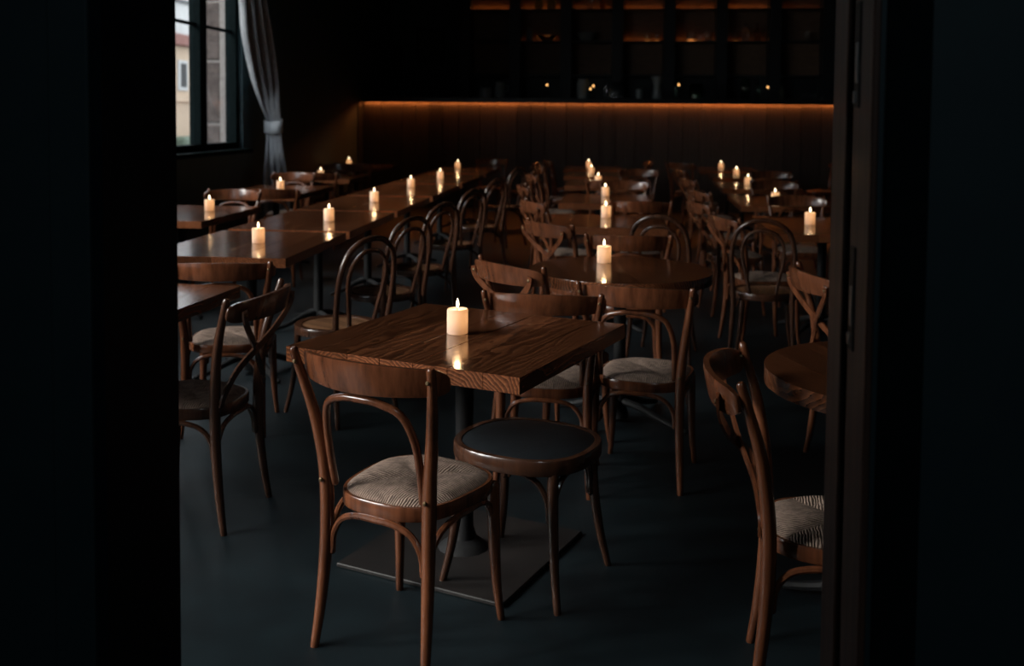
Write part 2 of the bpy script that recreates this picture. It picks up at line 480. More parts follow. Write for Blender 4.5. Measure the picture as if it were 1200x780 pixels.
CEIL = 4.2
structure(box('floor', -4.4, 4.5, -2.2, 18.4, -0.12, 0.0, M['floor']))
structure(box('ceiling', -4.4, 4.5, -2.2, 18.4, CEIL, CEIL + 0.15, M['ceiling']))
wall_with_openings('wall_left', 'y', WALL_U - 0.18, WALL_U, -2.2, 18.4, CEIL, [(a, b, SILL, HEAD) for a, b in WINDOWS], M['wall'])
structure(box('wall_right', 4.2, 4.4, 1.62, 18.4, 0, CEIL, M['wall']))
structure(box('wall_back', -4.2, 4.2, 18.2, 18.4, 0, CEIL, M['wall']))
# partition between the entry where the camera stands and the dining room
J0, J1, JN, JF, DH = -0.86, 0.375, 1.62, 1.90, 2.6
wall_with_openings('wall_front', 'x', JN, JF, -1.3, 4.4, CEIL, [(J0 - 0.02, J1 + 0.02, 0.0, DH)], M['black_paint'])
structure(box('wall_entry_left', -1.3, -1.15, -2.2, JN, 0, CEIL, M['wall']))
structure(box('wall_entry_right', 2.2, 2.4, -2.2, JN, 0, CEIL, M['wall']))
structure(box('wall_entry_back', -4.4, 2.4, -2.4, -2.2, 0, CEIL, M['wall']))

# left jamb, its unlit shade put into a darker colour, and right jamb, brown with a rebate and two strike plates
tl = structure(box('trim_1', J0 - 0.02, J0, JN - 0.004, JF, 0, DH, M['jamb_shade']))
tr = structure(box('trim_2', J1 + 0.012, J1 + 0.02, JN - 0.004, JF, 0, DH, M['black_paint']))
box('jamb_strip', J1, J1 + 0.012, 1.792, JF, 0, DH, M['jamb_wood'], tr, bev=0.002)
box('jamb_strip', J1 + 0.001, J1 + 0.012, JN - 0.004, 1.742, 0, DH, M['jamb_wood'], tr, bev=0.002)
for zc in (1.545, 0.955 + 0.56):
    pass
def strike_plate(zc):
    pl = box('strike_plate', J1 - 0.002, J1 + 0.002, 1.694, 1.728, zc - 0.085, zc + 0.085, M['iron'], tr, bev=0.001)
    box('latch', J1 - 0.004, J1 + 0.001, 1.700, 1.712, zc - 0.045, zc + 0.02, M['steel'], pl, bev=0.001)
    box('latch', J1 - 0.005, J1 + 0.001, 1.712, 1.724, zc - 0.078, zc - 0.058, M['steel'], pl, bev=0.001)
strike_plate(1.205); strike_plate(1.60)
box('head_casing', J0 - 0.02, J1 + 0.02, JN - 0.004, JF, DH - 0.03, DH, M['black_paint'], tl)
# casing boards on the entry side
structure(box('trim_3', J1 + 0.02, J1 + 0.085, JN - 0.018, JN, 0, DH + 0.07, M['frame'], bev=0.003))
structure(box('trim_4', J0 - 0.09, J0 - 0.02, JN - 0.014, JN, 0, DH + 0.07, M['black_paint'], bev=0.003))

# windows
for i, (a, b) in enumerate(WINDOWS):
    idx = len(WINDOWS) - i
    t = 0.07
    u0, u1 = WALL_U - 0.17, WALL_U - 0.05
    mid = 10.045 if idx == 1 else (a + b) / 2
    fr = join(box_data(u0, u1, a, a + t, SILL, HEAD), box_data(u0, u1, b - t, b, SILL, HEAD),
              box_data(u0, u1, a + t, b - t, SILL, SILL + 0.07), box_data(u0, u1, a + t, b - t, HEAD - t, HEAD))
    w = structure(mesh_obj('window_%d' % idx, fr[0], fr[1], M['frame'], smooth=False))
    box('mullion', u0, u1, mid - 0.085, mid + 0.085, SILL + 0.07, HEAD - t, M['frame'], w, bev=0.004)
    for (p, q) in ((a + t, mid - 0.085), (mid + 0.085, b - t)):
        box('glazing_bar', u0 + 0.04, u0 + 0.075, p, q, 2.365, 2.395, M['frame'], w)
        box('pane', u0 + 0.055, u0 + 0.059, p, q, SILL + 0.07, 2.365, M['pane'], w)
        box('pane', u0 + 0.055, u0 + 0.059, p, q, 2.395, HEAD - t, M['pane'], w)
    box('window_sill', WALL_U - 0.05, WALL_U + 0.10, a - 0.05, b + 0.05, SILL - 0.045, SILL, M['frame'], w, bev=0.004)

# outside: pavement, the stone pier by the last window, the house across the street
structure(box('ground', -40, -4.42, -30, 60, -0.3, -0.05, M['pave']))
pier = thing('stone_pier', 'brown stone pier with pale joints right outside the window', 'pier', (-4.66, 11.3, -0.05))
box('mortar_core', 0.015, 0.205, -0.285, 0.30, 0, 4.4, M['mortar'], pier)
z = 0.0
for h in (0.75, 0.68, 0.70, 0.66, 0.67, 0.7, 0.24):
    if h > 0: box('stone', 0.0, 0.19, -0.30, 0.31, z, z + h - 0.03, M['stone'], pier, bev=0.012)
    z += h
box('plaster_edge', 0.19, 0.275, -0.305, 0.30, 0, 4.4, M['mortar'], pier, bev=0.004)

house = thing('house', 'long cream house with red brown cornice across the street outside', 'building', (-14.0, 32.0, -0.05))
box('wall', -6, 0, -30.5, 9, 0, 3.62, M['cream'], house)
box('cornice', -6, 0.22, -30.6, 9.1, 3.62, 3.98, M['red'], house, bev=0.03)
box('upper_wall', -6, -0.05, -30.5, 9, 3.98, 8.2, M['pale'], house)
box('belt_course', 0, 0.08, -30.5, 9, 1.86, 2.02, M['cream'], house, bev=0.01)
box('plinth', 0, 0.06, -30.5, 9, 0, 0.7, M['pale'], house)
box('lintel_band', -0.05, 0.03, -30.5, 9, 5.0, 5.1, M['shelf'], house)
wood_d = M['iron']
for k in range(-14, 5):
    y = -0.62 + k * 1.75
    w = box('window', -0.02, 0.05, y - 0.36, y + 0.36, 2.22, 3.18, M['pale'], house, bev=0.01)
    box('pane', 0.05, 0.056, y - 0.20, y + 0.24, 2.33, 3.08, wood_d, w)
hv, hf = [], []
tag(box('hedge', -13.0, -12.4, 28, 36, -0.05, 0.78, M['hedge'], bev=0.08), 'grey green clipped hedge in front of the cream house', 'hedge')

# curtain
def curtain():
    root = thing('curtain', 'grey blue velvet curtain tied back beside the left window', 'curtain', (WALL_U + 0.17, 11.3, 0))
    rows = [(3.62, 9.75, 10.95), (3.2, 10.1, 11.05), (2.74, 10.43, 11.19), (2.33, 10.53, 11.38), (1.9, 10.78, 11.56),
            (1.62, 11.04, 11.62), (1.42, 11.27, 11.68), (1.345, 11.29, 11.69), (1.27, 11.28, 11.70), (1.0, 11.22, 11.78),
            (0.76, 11.13, 11.89), (0.4, 11.08, 11.97), (0.02, 11.05, 12.0)]
    path = smooth_path([Vector(r) for r in rows], 5)
    NS = 72
    def cloth(s0, s1, n):
        V, Fc = [], []
        for p in path:
            zz, lo, hi = p
            k = (hi - lo) / 0.9
            for j in range(n + 1):
                s = s0 + (s1 - s0) * j / n
                amp = 0.022 + 0.085 * min(1.0, k)
                y = (lo + (hi - lo) * s) * (1 - 0.0447 * s)          # the stack of folds swings out into the room
                ph = 2 * pi * 3.5 * s + 0.5 * sin(zz * 1.1)
                x = 0.18 * s + 0.6 * amp * (sin(ph) * 0.75 + 0.3 * sin(2 * pi * 7.7 * s + zz))
                y += 0.5 * amp * min(1, k) * cos(ph)
                V.append((x, y - 11.3, zz))
        for i in range(len(path) - 1):
            for j in range(n):
                a0 = i * (n + 1) + j
                Fc.append((a0, a0 + 1, a0 + n + 2, a0 + n + 1))
        return V, Fc
    v, f = cloth(0, 1, NS)
    c = mesh_obj('cloth', v, f, M['velvet'], root)
    sol = c.modifiers.new('thickness', 'SOLIDIFY'); sol.thickness = 0.006
    # tie band
    ring = []
    V, Fc = [], []
    n = 28
    for k in range(n):
        a = 2 * pi * k / n
        for (zz, g) in ((1.415, 1.03), (1.345, 1.0), (1.275, 1.03)):
            V.append((0.09 + 0.125 * cos(a) * g, -0.065 + 0.085 * sin(a) * g - 0.05 * cos(a), zz + 0.02 * sin(a)))
    for k in range(n):
        for j in range(2):
            a0 = k * 3 + j; a1 = ((k + 1) % n) * 3 + j
            Fc.append((a0, a1, a1 + 1, a0 + 1))
    b = mesh_obj('tie_band', V, Fc, M['velvet'], root)
    s2 = b.modifiers.new('thickness', 'SOLIDIFY'); s2.thickness = 0.006
    return root
curtain()
rod = thing('curtain_rod', 'black curtain rod above the left window', 'rod', (WALL_U + 0.14, 10.4, 3.66))
tube('pole', [(0, -1.9, 0, 0.014), (0, 0, 0, 0.014), (0, 1.9, 0, 0.014)], M['iron'], rod, 10, 2)
for y in (-1.7, 1.6):
    tube('bracket', [(-0.14, y, 0, 0.01), (-0.07, y, -0.015, 0.01), (0, y, -0.022, 0.01)], M['iron'], rod, 6, 2)

# ------------------------------------------------------------------ the bar at the back
BARY, BART = 16.2, 1.76
bar = thing('bar_counter', 'long plank fronted bar glowing orange under its black top', 'bar', (-0.2, BARY, 0))
u = -3.98; k = 0
while u < 4.35:
    w = random.choice((0.22, 0.26, 0.30, 0.34))
    d = random.uniform(0, 0.008)
    box('plank', u + 0.003, min(u + w, 4.36) - 0.003, -d, 0.03, 0, BART - 0.06, M['bar_wood'], bar, bev=0.004)
    u += w; k += 1
box('led_shield', -3.998, -3.98, -0.30, 0.55, 0, BART - 0.06, M['shelf'], bar)  # added board that keeps the strip light off the left wall
box('carcass', -3.98, 4.36, 0.03, 0.55, 0, BART - 0.06, M['shelf'], bar)
box('counter_top', -3.98, 4.36, -0.11, 0.62, BART - 0.06, BART, M['bar_top'], bar, bev=0.006)
box('counter_lip', -3.98, 4.36, -0.11, -0.095, BART - 0.082, BART - 0.06, M['bar_top'], bar)
box('light_strip', -3.94, 4.34, -0.045, -0.030, BART - 0.072, BART - 0.06, M['led'], bar)

# back-bar shelving with lit compartments
SH = thing('back_bar_shelves', 'tall black back bar shelving with amber lit compartments', 'shelving', (0, 17.85, 0))
PITCH = 0.888; U0 = -2.69 + 17.85 * 0 
lefts = [-2.69 + PITCH * k for k in range(7)]
for k in range(8):
    x = -2.69 - 0.20 + PITCH * k
    box('upright', x, x + 0.195, -0.02, 0.34, 0.0, 4.0, M['shelf'], SH, bev=0.004)
for zz in (2.20, 2.785, 3.335, 3.88):
    box('shelf', -2.89, 3.52, -0.015, 0.34, zz - 0.03, zz, M['shelf'], SH, bev=0.003)
box('back_panel', -2.89, 3.52, 0.30, 0.34, 2.2, 3.88, M['shelf_back'], SH)
box('lower_panel', -2.89, 3.52, 0.30, 0.34, 0.0, 2.17, M['shelf'], SH)
def shelf_led(k, zz, power):
    x = lefts[k]
    o = box('light_strip', x + 0.02, x + 0.66, 0.255, 0.275, zz, zz + 0.008, M['shelf_led_%s' % power], SH)
for nm, s in (('high', 5.0), ('mid', 3.0), ('low', 1.0)):
    M['shelf_led_' + nm] = emit('amber_shelf_led_' + nm, (1.0, 0.33, 0.08), s)
for k, p in enumerate(('high', 'high', 'mid', 'high', 'high', 'high', 'low')): shelf_led(k, 3.335, p)
for k, p in ((1, 'low'), (3, 'mid'), (4, 'mid'), (5, 'low')): shelf_led(k, 2.785, p)

# bottles, glasses and jars: one of each kind, then copies
def bottle(name, label, loc, material, h=0.30, r=0.038, group=None):
    root = thing(name, label, 'bottle', loc, 0, group)
    v, f = lathe_data([(r * 0.9, 0), (r, 0.01), (r, h * 0.58), (r * 0.75, h * 0.67), (r * 0.36, h * 0.76), (r * 0.33, h * 0.95), (r * 0.42, h * 0.955), (r * 0.42, h * 0.985), (0.0, h * 0.99)], 14)
    mesh_obj('body', v, f, material, root)
    v, f = lathe_data([(r * 0.3, h * 0.98), (r * 0.36, h * 0.985), (r * 0.36, h * 1.03), (0, h * 1.04)], 10)
    mesh_obj('stopper', v, f, M['iron'], root)
    return root
def tumbler(label, loc, h=0.12, r=0.042, group=None, material=None):
    v, f = lathe_data([(r * 0.75, 0), (r * 0.8, 0.004), (r, h), (r * 0.94, h), (r * 0.74, 0.012), (0, 0.012)], 16)
    return tag(mesh_obj('glass', v, f, material or M['glass'], None, loc=loc), label, 'glass', group)
def jar(label, loc, h=0.2, r=0.07, material=None, name='jar', cat='jar'):
    v, f = lathe_data([(r * 0.85, 0), (r, 0.015), (r, h * 0.78), (r * 0.8, h * 0.9), (r * 0.85, h), (r * 0.76, h), (r * 0.7, h * 0.9), (r * 0.9, h * 0.75), (r * 0.88, 0.02), (0, 0.02)], 16)
    return tag(mesh_obj(name, v, f, material or M['ceramic'], None, loc=loc), label, cat)

Y = 17.95
SHL = 'on the lower lit back bar shelf'
for (x, lab, mt, h, r) in ((lefts[1] + 0.30, 'squat black bottle left in the second top shelf compartment', 'green_glass', 0.26, 0.075),
                           (lefts[1] + 0.52, 'squat black bottle right in the second top shelf compartment', 'green_glass', 0.26, 0.075)):
    bottle('bottle', lab, (x, Y, 3.335), M[mt], h, r)
bottle('bottle', 'slim clear bottle in the third top shelf compartment', (lefts[2] + 0.3, Y, 3.335), M['glass'], 0.3, 0.05)
bottle('bottle', 'amber bottle right in the third top shelf compartment', (lefts[2] + 0.52, Y, 3.335), M['amber_glass'], 0.28, 0.045)
bottle('bottle', 'slim clear bottle in the fifth top shelf compartment', (lefts[4] + 0.38, Y, 3.335), M['glass'], 0.32, 0.03)
jar('pinkish grey ceramic jar at left on the lower lit shelf', (lefts[1] + 0.14, Y, 2.785), 0.22, 0.06)
bw = lathe_data([(0.08, 0), (0.10, 0.01), (0.19, 0.085), (0.20, 0.09), (0.18, 0.085), (0.09, 0.02), (0, 0.02)], 20)
tag(mesh_obj('bowl', bw[0], bw[1], M['glass'], None, loc=(lefts[1] + 0.45, Y, 2.785)), 'wide low glass bowl beside the ceramic jar on the lower shelf', 'bowl')
bt = lathe_data([(0.11, 0), (0.17, 0.14), (0.165, 0.145), (0.10, 0.01), (0, 0.01)], 20)
tag(mesh_obj('bowl', bt[0], bt[1], M['ceramic'], None, loc=(lefts[2] + 0.25, Y, 2.785)), 'grey tapered bowl alone in the third lower shelf compartment', 'bowl')
tumbler('left glass tumbler glowing in the fourth lower shelf compartment', (lefts[3] + 0.42, Y, 2.785), 0.13, 0.06)
tumbler('right glass tumbler glowing in the fourth lower shelf compartment', (lefts[3] + 0.57, Y, 2.785), 0.11, 0.05)
jar('round glass jar in the middle of the fifth lower shelf compartment', (lefts[4] + 0.27, Y, 2.785), 0.19, 0.08, M['glass'])
tumbler('small glass tumbler between the jar and the beaker on the lower shelf', (lefts[4] + 0.42, Y, 2.785), 0.11, 0.045)
tumbler('wide glass beaker at right of the fifth lower shelf compartment', (lefts[4] + 0.56, Y, 2.785), 0.17, 0.075)
tumbler('left glass of the three in the sixth lower shelf compartment', (lefts[5] + 0.13, Y, 2.785), 0.16, 0.06)
bottle('bottle', 'middle clear bottle of three pieces in the sixth lower shelf compartment', (lefts[5] + 0.30, Y, 2.785), M['glass'], 0.28, 0.06)
bottle('bottle', 'amber bottle right of three pieces in the sixth lower shelf compartment', (lefts[5] + 0.50, Y, 2.785), M['amber_glass'], 0.30, 0.055)
tumbler('lone dim glass in the rightmost lower shelf compartment', (lefts[6] + 0.45, Y, 2.785), 0.15, 0.06)

# on the bar top
BY = 16.5
def pitcher(label, loc, h, r, rz):
    root = thing('pitcher', label, 'pitcher', loc, rz)
    v, f = lathe_data([(r * 0.8, 0), (r, 0.02), (r * 0.95, h * 0.6), (r * 0.75, h * 0.85), (r * 0.85, h), (r * 0.78, h), (r * 0.7, h * 0.85), (r * 0.88, h * 0.6), (r * 0.9, 0.03), (0, 0.03)], 16)
    mesh_obj('body', v, f, M['ceramic'], root)
    tube('handle', [(r * 0.75, 0, h * 0.85, 0.009), (r * 1.5, 0, h * 0.75, 0.009), (r * 1.5, 0, h * 0.45, 0.009), (r * 0.9, 0, h * 0.3, 0.009)], M['ceramic'], root, 6, 4)
    return root
jar('low grey crock at the far left end of the bar things', (-2.23, BY, BART), 0.17, 0.10)
pitcher('grey pitcher with raised spout left on the bar top', (-2.0, BY, BART), 0.26, 0.085, 0.3)
jar('tall grey tin canister left of the twin flames on the bar', (-0.66, BY + 0.1, BART), 0.32, 0.10, name='canister', cat='canister')
jar('broad glass cylinder vase right of the twin flames on the bar', (-0.14, BY + 0.05, BART), 0.27, 0.13, M['glass'], 'vase', 'vase')
bottle('bottle', 'slim tall clear bottle behind the broad glass vase on the bar', (-0.30, BY + 0.15, BART), M['glass'], 0.42, 0.03)
jar('small grey ceramic cup between vase and carafe on the bar', (0.24, BY, BART), 0.16, 0.055, name='cup', cat='cup')
def carafe(label, loc):
    v, f = lathe_data([(0.075, 0), (0.085, 0.02), (0.06, 0.17), (0.055, 0.22), (0.10, 0.36), (0.094, 0.36), (0.048, 0.22), (0.07, 0.03), (0, 0.02)], 18)
    return tag(mesh_obj('carafe', v, f, M['ceramic'], None, loc=loc), label, 'carafe')
carafe('grey flared carafe standing mid bar', (0.52, BY, BART))
bottle('bottle', 'slim dark bottle beside the flame right of the carafe', (0.81, BY + 0.1, BART), M['green_glass'], 0.40, 0.032)
jar('dark green glass jar right of the slim dark bottle on the bar', (1.14, BY + 0.05, BART), 0.26, 0.12, M['green_glass'])
jar('square shouldered green vase left of the right hand bar flame', (1.90, BY, BART), 0.34, 0.08, M['green_glass'], 'vase', 'vase')
bottle('bottle', 'green bottle just left of the right hand bar flame', (2.11, BY + 0.1, BART), M['green_glass'], 0.38, 0.038)
bottle('bottle', 'green bottle right of the right hand bar flame', (2.48, BY + 0.1, BART), M['green_glass'], 0.38, 0.036)
for k in range(4):
    tumbler(('leftmost', 'second from left', 'third from left', 'rightmost')[k] + ' upturned small glass in the short row at the bar right end', (2.80 + 0.10 * k, BY, BART), 0.10, 0.04, 'row of small glasses at the right end of the bar')

def tealight(label, loc, h):
    root = thing('tealight_holder', label, 'candle holder', loc)
    v, f = lathe_data([(0.03, 0), (0.035, 0.005), (0.008, 0.02), (0.008, h - 0.05), (0.03, h - 0.04), (0.034, h), (0.030, h), (0.024, h - 0.035), (0, h - 0.035)], 12)
    mesh_obj('stand', v, f, M['iron'], root)
    v, f = lathe_data([(0.004, h - 0.034), (0.014, h - 0.015), (0.017, h + 0.0), (0.010, h + 0.02), (0, h + 0.035)], 12)
    mesh_obj('flame', v, f, M['tealight'], root)
    return root
tealight('small dim tealight alone left of the grey canister on the bar', (-1.22, BY - 0.2, BART), 0.20)
tealight('brighter lower tealight of the twin flames on the bar', (-0.53, BY - 0.2, BART), 0.14)
tealight('upper tealight of the twin flames on the bar', (-0.49, BY - 0.05, BART), 0.19)
tealight('tealight beside the slim dark bottle on the bar', (0.85, BY - 0.2, BART), 0.21)
tealight('tealight between two green bottles at right on the bar', (2.22, BY - 0.2, BART), 0.18)

# pictures on the back wall, left of the shelves
def picture(label, x0, x1, z0, z1):
    root = thing('picture', label, 'picture', ((x0 + x1) / 2, 18.2, (z0 + z1) / 2))
    w, h = (x1 - x0) / 2, (z1 - z0) / 2
    v, f = join(box_data(-w, w, -0.03, 0, -h, -h + 0.04), box_data(-w, w, -0.03, 0, h - 0.04, h), box_data(-w, -w + 0.04, -0.03, 0, -h + 0.04, h - 0.04), box_data(w - 0.04, w, -0.03, 0, -h + 0.04, h - 0.04))
    mesh_obj('picture_frame', v, f, M['frame'], root, smooth=False)
    box('board', -w + 0.04, w - 0.04, -0.02, -0.005, -h + 0.04, h - 0.04, M['green_panel'], root)
picture('tall plain dark green panel on the back wall left of the shelves', -3.72, -3.20, 2.42, 3.02)
picture('smaller dark green panel on the back wall near the corner', -4.14, -3.98, 2.1, 2.7)

# ------------------------------------------------------------------ chairs
def seat_outline(n, s=1.0, wf=0.205, wb=0.175, d0=-0.20, d1=0.205, ex=3.0):
    out = []
    yc, hd = (d0 + d1) / 2, (d1 - d0) / 2
    for k in range(n):
        a = 2 * pi * k / n
        c, si = cos(a), sin(a)
        rx = abs(c) ** (2 / ex) * (1 if c >= 0 else -1)
        ry = abs(si) ** (2 / ex) * (1 if si >= 0 else -1)
        t = (ry + 1) / 2
        out.append((rx * (wb + (wf - wb) * t) * s, yc + ry * hd * s))
    return out

def band(outline_fn, n, s_out, s_in, z0, z1):
    """ring with vertical sides and slightly eased top"""
    rings = [(s_out * 0.985, z0), (s_out, z0 + 0.006), (s_out, z1 - 0.006), (s_out * 0.985, z1), (s_in, z1), (s_in, z0)]
    V, Fc = [], []
    for (s, zz) in rings:
        for (x, y) in outline_fn(n, s): V.append((x, y, zz))
    m = len(rings)
    for i in range(m):
        for k in range(n):
            a0 = i * n + k; a1 = i * n + (k + 1) % n
            j = (i + 1) % m
            Fc.append((a0, a1, j * n + (k + 1) % n, j * n + k))
    return V, Fc

def cushion(outline_fn, n, s, z0, height, crease=True, flat=0.55, rings=9):
    """seat panel: puffed field; rush seats are creased along the diagonals"""
    V, Fc = [], []
    for i in range(rings + 1):
        t = i / rings
        for (x, y) in outline_fn(n, s * max(t, 0.0001)):
            e = 1 - t ** 4
            zz = z0 + height * (0.25 + 0.75 * e) if t < 1 else z0
            if crease:
                a = math.atan2(y, x)
                dg = abs(math.sin(2 * a))          # 1 on the diagonals
                zz -= height * 0.55 * dg ** 6 * min(1, t * 1.6) * (1 - t ** 3)
                zz -= height * 0.45 * (1 - t) ** 2
            V.append((x, y, zz))
    b = len(V)
    for (x, y) in outline_fn(n, s): V.append((x, y, z0 - 0.02))
    for i in range(rings + 1):
        for k in range(n):
            a0 = i * n + k; a1 = i * n + (k + 1) % n
            Fc.append((a0, a1, a1 + n, a0 + n))
    Fc.append(tuple(range(n)))
    Fc.append(tuple(range(len(V) - 1, len(V) - n - 1, -1)))
    return V, Fc

def crest_data(y0=-0.295, bow=0.095):
    """curved top rail: bowed backwards, ends wrapping forward past the posts"""
    V, Fc = [], []
    TS = [-1, -0.992, -0.975, -0.945, -0.905, -0.86] + [-0.78 + 1.56 * i / 18 for i in range(19)] + [0.86, 0.905, 0.945, 0.975, 0.992, 1]
    N = len(TS) - 1
    prof = [(-0.4, -0.5), (-0.5, -0.35), (-0.5, 0.35), (-0.36, 0.5), (0.36, 0.5), (0.5, 0.35), (0.5, -0.35), (0.4, -0.5)]
    for i in range(N + 1):
        t = TS[i]
        x = 0.252 * t * (1 - 0.05 * t * t)
        y = y0 + bow * t * t + 0.012 * t ** 8
        dx, dy = 0.252 * (1 - 0.15 * t * t), 2 * bow * t + 0.096 * t ** 7
        L = sqrt(dx * dx + dy * dy); nx, ny = -dy / L, dx / L
        h = 0.088 - 0.022 * t * t
        th = 0.021
        if abs(t) > 0.86:
            e = (abs(t) - 0.86) / 0.14
            h *= 0.30 + 0.70 * sqrt(1 - e * e); th *= 0.45 + 0.55 * sqrt(1 - e ** 4)
        zc = 0.802 + 0.006 * (1 - t * t)
        for (a, b) in prof:
            lean = -0.20 * (b * h)
            V.append((x + nx * a * th, y + ny * a * th + lean, zc + b * h))
    m = len(prof)
    for i in range(N):
        for k in range(m):
            a0 = i * m + k; a1 = i * m + (k + 1) % m
            Fc.append((a0, a1, a1 + m, a0 + m))
    Fc.append(tuple(range(m))); Fc.append(tuple(N * m + k for k in range(m - 1, -1, -1)))
    return V, Fc

def screw(name, p, d, parent, r=0.006):
    d = Vector(d).normalized(); p = Vector(p)
    v, f = tube_data([(*(p - d * 0.004), r), (*(p + d * 0.003), r), (*(p + d * 0.005), r * 0.6)], 8, 1, False)
    return mesh_obj(name, v, f, M['brass'], parent)

def add_braces(root, wood, lw=0.165, yb=-0.185, yf=0.165, zt=0.392, zl=0.265, r=0.0095):
    def arch(p, q, bul):
        p, q = Vector(p), Vector(q)
        pts = []
        for (t, zf) in ((0.03, 0), (0.05, 0.45), (0.15, 0.83), (0.32, 0.985), (0.5, 1.0), (0.68, 0.985), (0.85, 0.83), (0.95, 0.45), (0.97, 0)):
            w = p.lerp(q, t) + Vector(bul) * sin(pi * t)
            pts.append((w.x, w.y, zl + (zt - zl) * zf, r))
        tube('brace', pts, wood, root, 8, 3)
    arch((-lw, yb, 0), (lw, yb, 0), (0, -0.012, 0))
    arch((-lw, yf, 0), (lw, yf, 0), (0, 0.022, 0))
    arch((-lw, yb, 0), (-lw, yf, 0), (-0.02, 0, 0))
    arch((lw, yb, 0), (lw, yf, 0), (0.02, 0, 0))

def bistro_chair(kind, label, wood):
    root = thing('bistro_chair', label, 'chair')
    for s in (-1, 1):
        tube('post', [(s * 0.188, -0.225, 0, 0.0125), (s * 0.180, -0.205, 0.13, 0.0160), (s * 0.174, -0.19, 0.29, 0.0190), (s * 0.174, -0.187, 0.43, 0.0205),
                      (s * 0.181, -0.193, 0.54, 0.0190), (s * 0.200, -0.212, 0.67, 0.0168), (s * 0.221, -0.245, 0.79, 0.0135), (s * 0.229, -0.262, 0.848, 0.0125)], wood, root, 10, 4)
        tube('leg', [(s * 0.186, 0.178, 0, 0.0115), (s * 0.176, 0.165, 0.12, 0.0145), (s * 0.170, 0.158, 0.28, 0.0190), (s * 0.168, 0.155, 0.41, 0.0195)], wood, root, 10, 4)
        screw('bolt', (s * 0.222, -0.266, 0.815), (0, -1, 0.1), root)
        screw('bolt', (s * 0.176, -0.210, 0.475), (0, -1, 0), root)
    v, f = crest_data() if kind == 'hoop' else crest_data(-0.346, 0.07); mesh_obj('crest_rail', v, f, wood, root)
    if kind == 'hoop':
        tube('back_hoop', [(-0.150, -0.180, 0.462, 0.0115), (-0.152, -0.197, 0.55, 0.0115), (-0.148, -0.217, 0.635, 0.0115), (-0.122, -0.243, 0.710, 0.0115), (-0.06, -0.259, 0.737, 0.0115), (0, -0.263, 0.742, 0.0115),
                           (0.06, -0.259, 0.737, 0.0115), (0.122, -0.243, 0.710, 0.0115), (0.148, -0.217, 0.635, 0.0115), (0.152, -0.197, 0.55, 0.0115), (0.150, -0.180, 0.462, 0.0115)], wood, root, 10, 4)
    else:
        for s, off in ((-1, 0.0), (1, -0.007)):
            v, f = strap_data([(s * 0.205, -0.318, 0.812), (s * 0.188, -0.314, 0.765), (s * 0.09, -0.288 + off, 0.69), (0, -0.262 + off, 0.635), (-s * 0.09, -0.228 + off, 0.57), (-s * 0.16, -0.212 + off, 0.50), (-s * 0.174, -0.211, 0.455)], 0.030, 0.007)
            mesh_obj('cross_strap', v, f, wood, root)
            screw('bolt', (s * 0.199, -0.321, 0.795), (0, -1, 0.1), root, 0.007)
    v, f = band(seat_outline, 48, 1.0, 0.84, 0.400, 0.440); mesh_obj('seat_frame', v, f, wood, root)
    v, f = cushion(seat_outline, 48, 0.94, 0.440, 0.028, True); mesh_obj('rush_seat', v, f, M['rush'], root)
    add_braces(root, wood)
    return root

def round_outline(n, s=1.0):
    return [(0.205 * s * cos(2 * pi * k / n), 0.205 * s * sin(2 * pi * k / n)) for k in range(n)]

def loop_chair(label, wood):
    root = thing('loop_back_chair', label, 'chair')
    r = 0.0145
    half = [(-0.195, -0.235, 0, 0.0125), (-0.178, -0.205, 0.2, 0.0145), (-0.168, -0.19, 0.42, 0.016), (-0.178, -0.208, 0.58, r), (-0.178, -0.230, 0.71, r), (-0.150, -0.252, 0.82, r), (-0.08, -0.268, 0.882, r)]
    tube('outer_loop', half + [(0, -0.272, 0.898, r)] + [(-x, y, z_, q) for (x, y, z_, q) in reversed(half)], wood, root, 10, 4)
    r2 = 0.011
    h2 = [(-0.075, -0.185, 0.455, r2), (-0.095, -0.203, 0.56, r2), (-0.118, -0.222, 0.67, r2), (-0.112, -0.243, 0.76, r2), (-0.065, -0.258, 0.822, r2)]
    tube('inner_loop', h2 + [(0, -0.262, 0.838, r2)] + [(-x, y, z_, q) for (x, y, z_, q) in reversed(h2)], wood, root, 8, 4)
    v, f = band(round_outline, 40, 1.0, 0.82, 0.412, 0.452); mesh_obj('seat_ring', v, f, wood, root)
    v, f = cushion(round_outline, 40, 0.84, 0.446, 0.008, False, rings=4); mesh_obj('seat_panel', v, f, M['seat_wood'], root)
    for s in (-1, 1):
        tube('leg', [(s * 0.172, 0.182, 0, 0.0115), (s * 0.150, 0.155, 0.15, 0.0145), (s * 0.137, 0.135, 0.32, 0.017), (s * 0.135, 0.132, 0.42, 0.017)], wood, root, 10, 4)
        tube('brace', [(s * 0.170, -0.185, 0.28, 0.009), (s * 0.162, -0.165, 0.345, 0.009), (s * 0.14, -0.10, 0.39, 0.009), (s * 0.11, -0.02, 0.405, 0.009)], wood, root, 6, 4)
    return root

def stool_outline(n, s=1.0):
    return seat_outline(n, s, 0.232, 0.232, -0.215, 0.215, 2.5)

